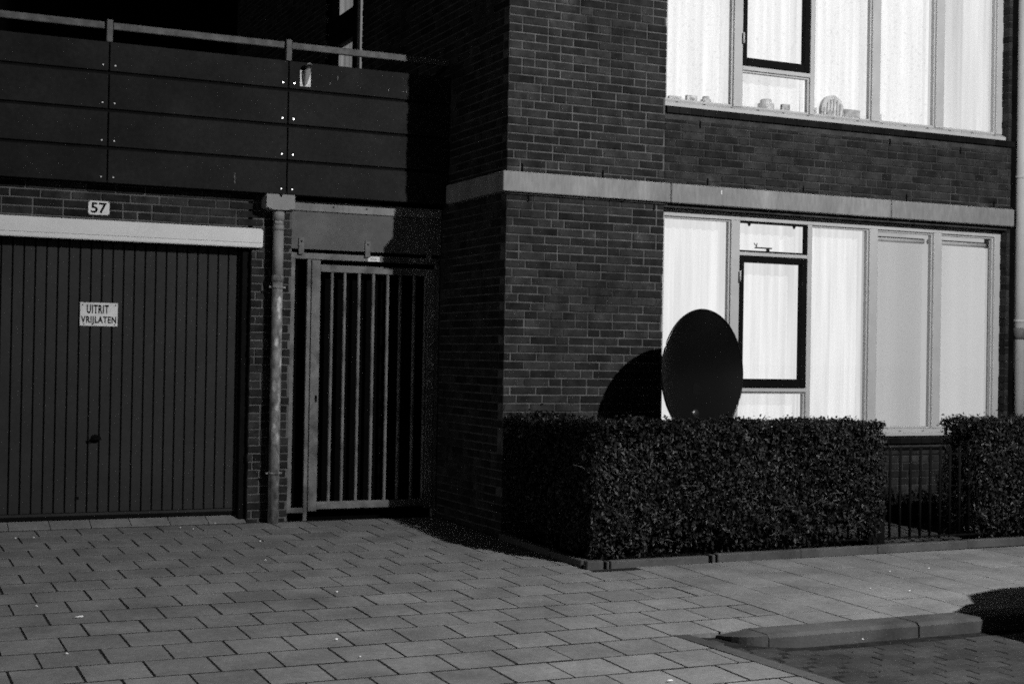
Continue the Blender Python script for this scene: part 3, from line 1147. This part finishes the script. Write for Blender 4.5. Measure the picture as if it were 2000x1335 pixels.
for sx, sz in [(-2.905, 1.693), (-2.660, 1.695), (-2.895, 1.545), (-2.665, 1.546)]:
    MB().tube([(sx, DY - .011, sz), (sx, DY - .008, sz)], .005, 8).build('screw', 'ink', us)

# ================================================================== satellite dish
sd = empty('satellite_dish', (1.40, -.56, -.02), 'large dark satellite dish on a pole behind the hedge, tilted up', 'satellite dish')
DC = Vector((1.424, -.575, 1.245))
az, el = R(17), R(1)
nrm = Vector((math.sin(az) * math.cos(el), -math.cos(az) * math.cos(el), math.sin(el)))
e1 = Vector((math.cos(az), math.sin(az), 0))
e2 = nrm.cross(e1) * -1
if e2.z < 0:
    e2 = -e2
RW, RH, DEP = .466, .487, .075
mb = MB()
NR, NA = 14, 64


def dpt(r, t, off):
    return DC + e1 * (RW * r * math.cos(t)) + e2 * (RH * r * math.sin(t)) + nrm * (DEP * (r * r - 1) + off)


for (off, rev) in ((0, False), (-.004, True)):
    base = len(mb.v)
    mb.v.append(tuple(dpt(0, 0, off)))
    for i in range(1, NR + 1):
        for k in range(NA):
            mb.v.append(tuple(dpt(i / NR, 2 * math.pi * k / NA, off)))
    for k in range(NA):
        mb.f.append((base, base + 1 + k, base + 1 + (k + 1) % NA))
    for i in range(NR - 1):
        for k in range(NA):
            a = base + 1 + i * NA
            mb.f.append((a + k, a + (k + 1) % NA, a + NA + (k + 1) % NA, a + NA + k))
mb.sm = [True] * len(mb.f)
refl = mb.build('reflector', 'dish', sd)
rim = MB()
rim.tube([dpt(1.0, 2 * math.pi * k / NA, -.004) + (e1 * math.cos(2 * math.pi * k / NA) + e2 * math.sin(2 * math.pi * k / NA)) * .004 for k in range(NA + 1)], .0085, 8, cap=False)
rim.build('rim', 'dish', sd)
arm = MB()
foot = dpt(.93, -math.pi / 2, .0)
arm.tube([foot - nrm * .03, foot + nrm * .1 - e2 * .02, DC + nrm * .50 - e2 * .48], .013, 8)
arm.build('feed_arm', 'blackish', sd)
lnb = DC + nrm * .50 - e2 * .44
MB().tube([lnb, lnb - nrm * .11 + e2 * .06], [.022, .03], 12).build('feed_horn', 'rail_steel', sd)
bk = MB()
b0 = DC - nrm * (DEP + .012) - e2 * .12
bk.tube([b0 + nrm * .02, b0 - nrm * .10], .05, 12)
bk.build('back_bracket', 'blackish', sd)
MB().tube([(b0 - nrm * .11).to_tuple(), (b0.x - nrm.x * .11, b0.y - nrm.y * .11, -.1)], .024, 12).build('pole', 'blackish', sd)
for (r, t) in [(.12, 2.6), (.06, .6), (.50, -1.75), (.50, -1.35)]:
    p = dpt(r, t, .0)
    MB().tube([p - nrm * .001, p + nrm * .004], .0045, 8).build('bolt', 'blackish', refl)
p = dpt(.635, -math.pi / 2 - .16, 0)
mb = MB()
mb.tube([p - nrm * .002, p + nrm * .008, p + nrm * .014, p + nrm * .017], [.040, .037, .024, .004], 18)
mb.build('arm_mount', 'gloss_black', refl)
p = dpt(.76, -math.pi / 2 - .03, 0)
MB().tube([p - nrm * .001, p + nrm * .010], .022, 4).build('arm_socket', 'ink', refl)

# ================================================================== hedges
def hedge(name, label, legs, nleaf, seed, top):
    """legs: list of (x0, x1, y0, y1) boxes; leaf clumps fill a shell round them"""
    rg = np.random.default_rng(seed)
    root = empty(name, (legs[0][0], legs[0][2], gz(legs[0][2])), label, 'hedge', 'clipped hedges in the front garden')
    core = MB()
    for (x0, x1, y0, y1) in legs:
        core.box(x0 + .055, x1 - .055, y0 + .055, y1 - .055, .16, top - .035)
    core.build('dark_core_box', 'hedge_core', root)  # dark boxes added inside the hedge to block light
    P, N = [], []
    areas = []
    for (x0, x1, y0, y1) in legs:
        h = top + .03
        areas += [(('x', x0, -1, y0, y1), (y1 - y0) * h), (('x', x1, 1, y0, y1), (y1 - y0) * h), (('y', y0, -1, x0, x1), (x1 - x0) * h * 1.25),
                  (('y', y1, 1, x0, x1), (x1 - x0) * h * .4), (('z', top, 1, x0, x1, y0, y1), (x1 - x0) * (y1 - y0) * 1.5)]
    tot = sum(a for _, a in areas)

    def inside(p):
        for (x0, x1, y0, y1) in legs:
            if x0 + .07 < p[0] < x1 - .07 and y0 + .07 < p[1] < y1 - .07:
                return True
        return False
    for fdef, a in areas:
        n_ = int(nleaf * a / tot)
        for _ in range(n_):
            dep = -rg.exponential(.028) + .012 + rg.normal(0, .008)
            if fdef[0] == 'z':
                p = [rg.uniform(fdef[3] - .02, fdef[4] + .02), rg.uniform(fdef[5] - .02, fdef[6] + .02), 0]
                p[2] = top + dep + .016 * math.sin(p[0] * 9 + p[1] * 4) * .7 + .012 * math.sin(p[0] * 23 + 1.3) + (rg.exponential(.009) if rg.random() < .3 else 0)
                nn = (0, 0, 1)
            else:
                t = rg.uniform(fdef[3] - .01, fdef[4] + .01)
                z = gz(-1.4) + .03 + (top + .03) * (1 - rg.power(1.25) * 1.0) if False else rg.uniform(.0, top + .01)
                low = max(0, (.22 - z) / .22)
                if rg.random() < low * .75:
                    continue
                bulge = .02 * math.sin(t * 5.1 + z * 4) + .022 * math.sin(t * 13 + z * 9) * math.sin(z * 17 + t * 3) + .016 * math.sin(t * 37 + 2 * math.sin(z * 21)) * math.sin(z * 41 + t * 11) - .05 * low
                q = fdef[1] + fdef[2] * (dep + bulge)
                p = [q, t, z] if fdef[0] == 'x' else [t, q, z]
                nn = (fdef[2], 0, .25) if fdef[0] == 'x' else (0, fdef[2], .25)
                if inside(p):
                    continue
            P.append(p)
            N.append(nn)
    P, N = np.array(P), np.array(N, float)
    m_ = len(P)
    N = N + rg.normal(0, .75, (m_, 3))
    N /= np.linalg.norm(N, axis=1)[:, None]
    T = rg.normal(0, 1, (m_, 3)) + np.array([0, 0, .9])
    T -= (T * N).sum(1)[:, None] * N
    T /= np.linalg.norm(T, axis=1)[:, None]
    B = np.cross(N, T)
    ln = rg.uniform(.010, .020, m_)[:, None]
    wd = ln * rg.uniform(.42, .6, m_)[:, None]
    fold = N * (wd * .35)
    V = np.stack([P - T * ln, P + B * wd + fold, P + T * ln, P - B * wd + fold], 1).reshape(-1, 3)
    V -= np.array(root.location)
    me = bpy.data.meshes.new('foliage')
    me.vertices.add(m_ * 4)
    me.vertices.foreach_set('co', V.ravel())
    me.loops.add(m_ * 6)
    i0 = np.arange(m_) * 4
    L = np.stack([i0, i0 + 1, i0 + 2, i0, i0 + 2, i0 + 3], 1)
    me.loops.foreach_set('vertex_index', L.ravel())
    me.polygons.add(m_ * 2)
    me.polygons.foreach_set('loop_start', np.arange(m_ * 2) * 3)
    me.update(calc_edges=True)
    me.validate()
    me.materials.append(MATS['leaf'])
    fo = bpy.data.objects.new('foliage', me)
    COL.objects.link(fo)
    fo.parent = root
    fo['kind'] = 'stuff'
    # bare twigs showing between the leaves, and stems at the foot
    tw_ = MB()
    rr = random.Random(seed)
    for (x0, x1, y0, y1) in legs:
        for _ in range(int(34 * (x1 - x0)) + 4):
            x, z = rr.uniform(x0 + .03, x1 - .03), rr.uniform(.10, top * .72)
            y = y0 + rr.uniform(-.022, .02)
            pts = [(x, y + .03, z)]
            dx, dz = rr.uniform(-1, 1), rr.uniform(.2, 1)
            for _k in range(rr.randint(2, 4)):
                x += dx * .035
                z += dz * .035
                dx, dz = dx + rr.uniform(-.9, .9), dz + rr.uniform(-.7, .5)
                pts.append((x, y + rr.uniform(-.012, .012), z))
            tw_.tube(pts, [.0036 - .0006 * k for k in range(len(pts))], 5)
        k = x0 + .1
        while k < x1:
            y = (y0 + y1) / 2 + rr.uniform(-.08, .08)
            tw_.tube([(k, y, gz(y)), (k + rr.uniform(-.04, .04), y - .03, .14), (k + rr.uniform(-.08, .08), y0 + .08, .40)], [.012, .009, .005], 6)
            k += rr.uniform(.09, .2)
    to = tw_.build('twigs', 'twig', root, kind='stuff')
    return root


hedge('hedge', 'long clipped hedge in front of the satellite dish, wrapping the garden corner',
      [(.045, 2.50, -1.375, -.96), (.045, .46, -1.375, -.03)], 60000, 3, .895)
hedge('hedge', 'clipped hedge at the right edge beyond the black railing',
      [(3.42, 5.3, -1.375, -.96)], 26000, 4, .905)

# ================================================================== garden railing
fe = empty('railing', (2.9, -1.29, gz(-1.3)), 'black bar railing in the gap between the two hedges', 'railing')
FYY = -1.30
fb = MB().tube([(0, 0, 0), (0, 0, .70)], .0105, 8).mesh('bar', 'blackish')
xx = 2.05
while xx < 3.6:
    link('bar', fb, fe, (xx, FYY, .022), True)
    xx += .0968
box('rail', 'blackish', fe, 2.0, 3.6, FYY - .006, FYY + .006, .655, .667, .002)
box('rail', 'blackish', fe, 2.0, 3.6, FYY - .012, FYY + .012, .028, .040, .002)
box('post', 'blackish', fe, 2.40, 2.50, FYY - .05, FYY + .05, -.1, .30, .004)
box('post', 'blackish', fe, 2.525, 2.575, FYY - .02, FYY + .02, -.1, .30, .004)

# ================================================================== litter
spots = [(154, 1206, .022), (71, 1185, .012), (66, 1051, .010), (352, 1031, .009), (377, 1034, .007), (420, 1023, .008), (518, 1095, .012), (657, 1157, .014), (657, 1250, .016), (703, 1284, .010),
         (508, 1058, .010), (130, 1278, .010), (1738, 1117, .010), (1814, 1111, .012), (1776, 1155, .012), (1054, 1072, .012), (1700, 1150, .008), (1685, 1250, .010), (30, 1052, .008), (1308, 1331, .03)]
WHERE = ['on the tile just above the longest cigarette end', 'on the tiles close under the left of the garage door', 'left of two together in front of the garage door',
         'right of two together in front of the garage door', 'against the threshold at the right of the garage door', 'on the driveway two rows below the foot of the downpipe',
         'in the middle of the driveway straight below the gate', 'on the driveway well below the one in its middle', 'lowest on the middle of the driveway, near the bottom edge',
         'just in front of the foot of the downpipe', 'on the driveway below the longest cigarette end', 'on the pavement below the black railing, left of a pair',
         'on the pavement below the second hedge, right of a pair', 'in the middle of the pavement above the kerb', 'in the shade at the left foot of the long hedge',
         'on the pavement straight below the gap in the hedges', 'on the dark roadway close to the kerb', 'at the far left picture edge under the garage door',
         'cut by the bottom edge of the picture right of centre']
for i, (px, py, s) in enumerate(spots):
    u, v = (px - 1000) / 2777.8, -(py - 667.5) / 2777.8
    d = Fv + Rr * u + Ur * v
    t = (.02 * (CAM[1] - 1.3) - CAM[2]) / (d.z - .02 * d.y)
    q = Vector(CAM) + d * t
    a = rnd.uniform(-.4, .4)
    dx = Vector((math.cos(a), math.sin(a), 0)) * s
    if i == 0:
        o = MB().tube([q - dx + Vector((0, 0, .007)), q + dx + Vector((0, 0, .007))], .0045, 8).build('cigarette_end', 'litter')
        tag(o, 'longest white cigarette end lying on the driveway tiles near the left edge', 'litter', 'litter on the paving')
    else:
        o = MB().tube([q - dx * .6 + Vector((0, 0, .007)), q + Vector((0, 0, .008)), q + dx * .6 + Vector((0, 0, .006))], [.003, .0045, .003], 6).build('paper_scrap', 'litter')
        tag(o, 'pale scrap of litter ' + WHERE[i - 1], 'litter', 'litter on the paving')

# ================================================================== street lamp (stands across the roadway, behind the view)
def street_lamp(L, label):
    sl = empty('street_lamp', (L[0] + .15, L[1] - 1.0, -.18), label, 'street lamp', 'street lamps along the far kerb')
    px, py = L[0] + .15, L[1] - 1.0
    MB().tube([(px, py, -.3), (px, py, 1.2), (px, py, 5.75)], [.08, .06, .04], 14).build('post', 'lamp_steel', sl)
    MB().tube([(px, py, 5.70), (L[0] + .10, L[1] - .6, 5.84), (L[0], L[1] - .2, 5.84)], .025, 10).build('arm', 'lamp_steel', sl)
    MB().tube([(L[0], L[1], 5.90), (L[0], L[1], 5.86), (L[0], L[1], 5.76), (L[0], L[1], 5.72)], [.06, .20, .26, .25], 18).build('lantern_hood', 'lamp_steel', sl)
    ld = bpy.data.lights.new('lantern_bulb', 'POINT')
    ld.energy = LAMP_W
    ld.shadow_soft_size = .06
    lo_ = bpy.data.objects.new('lantern_bulb', ld)
    COL.objects.link(lo_)
    lo_.parent = sl
    lo_.location = Vector(L) - sl.location


street_lamp(LAMP, 'tall street lamp nearest the lit windows, lighting the facade from the right')
street_lamp((-41, -7.5, 5.6), 'next street lamp down the street, far to the left of the garage')

# ================================================================== parked car (just right of the view; its shadow falls on the pavement)
car = empty('parked_car', (3.6, -4.66, -.178), 'dark hatchback parked in the bay just beyond the right edge', 'car')
CZ = -.178
secs = [  # x, half-width, underside, sill, waist, roof (z above road), roof half-width
    (1.50, .62, .42, .50, .62, .64, .50), (1.56, .76, .30, .48, .84, .90, .62), (1.75, .83, .24, .50, .92, 1.02, .62),
    (2.00, .86, .22, .50, .95, 1.42, .62), (2.30, .87, .20, .50, .94, 1.52, .64), (3.20, .87, .20, .50, .92, 1.54, .64),
    (3.80, .87, .20, .50, .90, 1.38, .58), (4.50, .87, .22, .50, .90, .96, .62), (5.10, .84, .24, .50, .80, .83, .62),
    (5.42, .76, .28, .48, .66, .69, .56), (5.50, .60, .36, .46, .56, .58, .46)]
mb = MB()
for (x, w, u, s, wa, ro, rw) in secs:
    half = [(w * .8, u), (w, s * .8 + u * .2), (w, s), (w * .985, wa), (rw * 1.02 + .02, (ro * .93 + wa * .07)), (rw * .8, ro)]
    ring = [(x, -4.66 - a, CZ + b_) for a, b_ in half] + [(x, -4.66 + a, CZ + b_) for a, b_ in half[::-1]]
    mb.v += ring
m_ = 12
for i in range(len(secs) - 1):
    for k in range(m_):
        j = (k + 1) % m_
        mb.f.append((i * m_ + k, i * m_ + j, (i + 1) * m_ + j, (i + 1) * m_ + k))
mb.f += [tuple(range(m_)), tuple((len(secs) - 1) * m_ + k for k in range(m_))]
mb.sm = [False] * len(mb.f)
mb.build('body', 'car_paint', car)
for sy in (-1, 1):
    wy = -4.66 + sy * .80
    MB().prism([(2.20, CZ + .96), (2.42, CZ + 1.32), (3.72, CZ + 1.28), (4.25, CZ + .96)], 1, wy - .012, wy + .012).build('side_window', 'car_glass', car)
    for wx in (2.15, 4.75):
        wh = MB().tube([(wx, -4.66 + sy * .70, CZ + .305), (wx, -4.66 + sy * .885, CZ + .305)], .305, 28).build('wheel', 'tyre', car)
        MB().tube([(wx, -4.66 + sy * .88, CZ + .305), (wx, -4.66 + sy * .892, CZ + .305)], .19, 24).build('rim', 'alloy', wh)
    box('tail_light', 'rail_steel', car, 1.53, 1.62, -4.66 + sy * .70 - .06, -4.66 + sy * .70 + .06, CZ + .66, CZ + .84, .01)
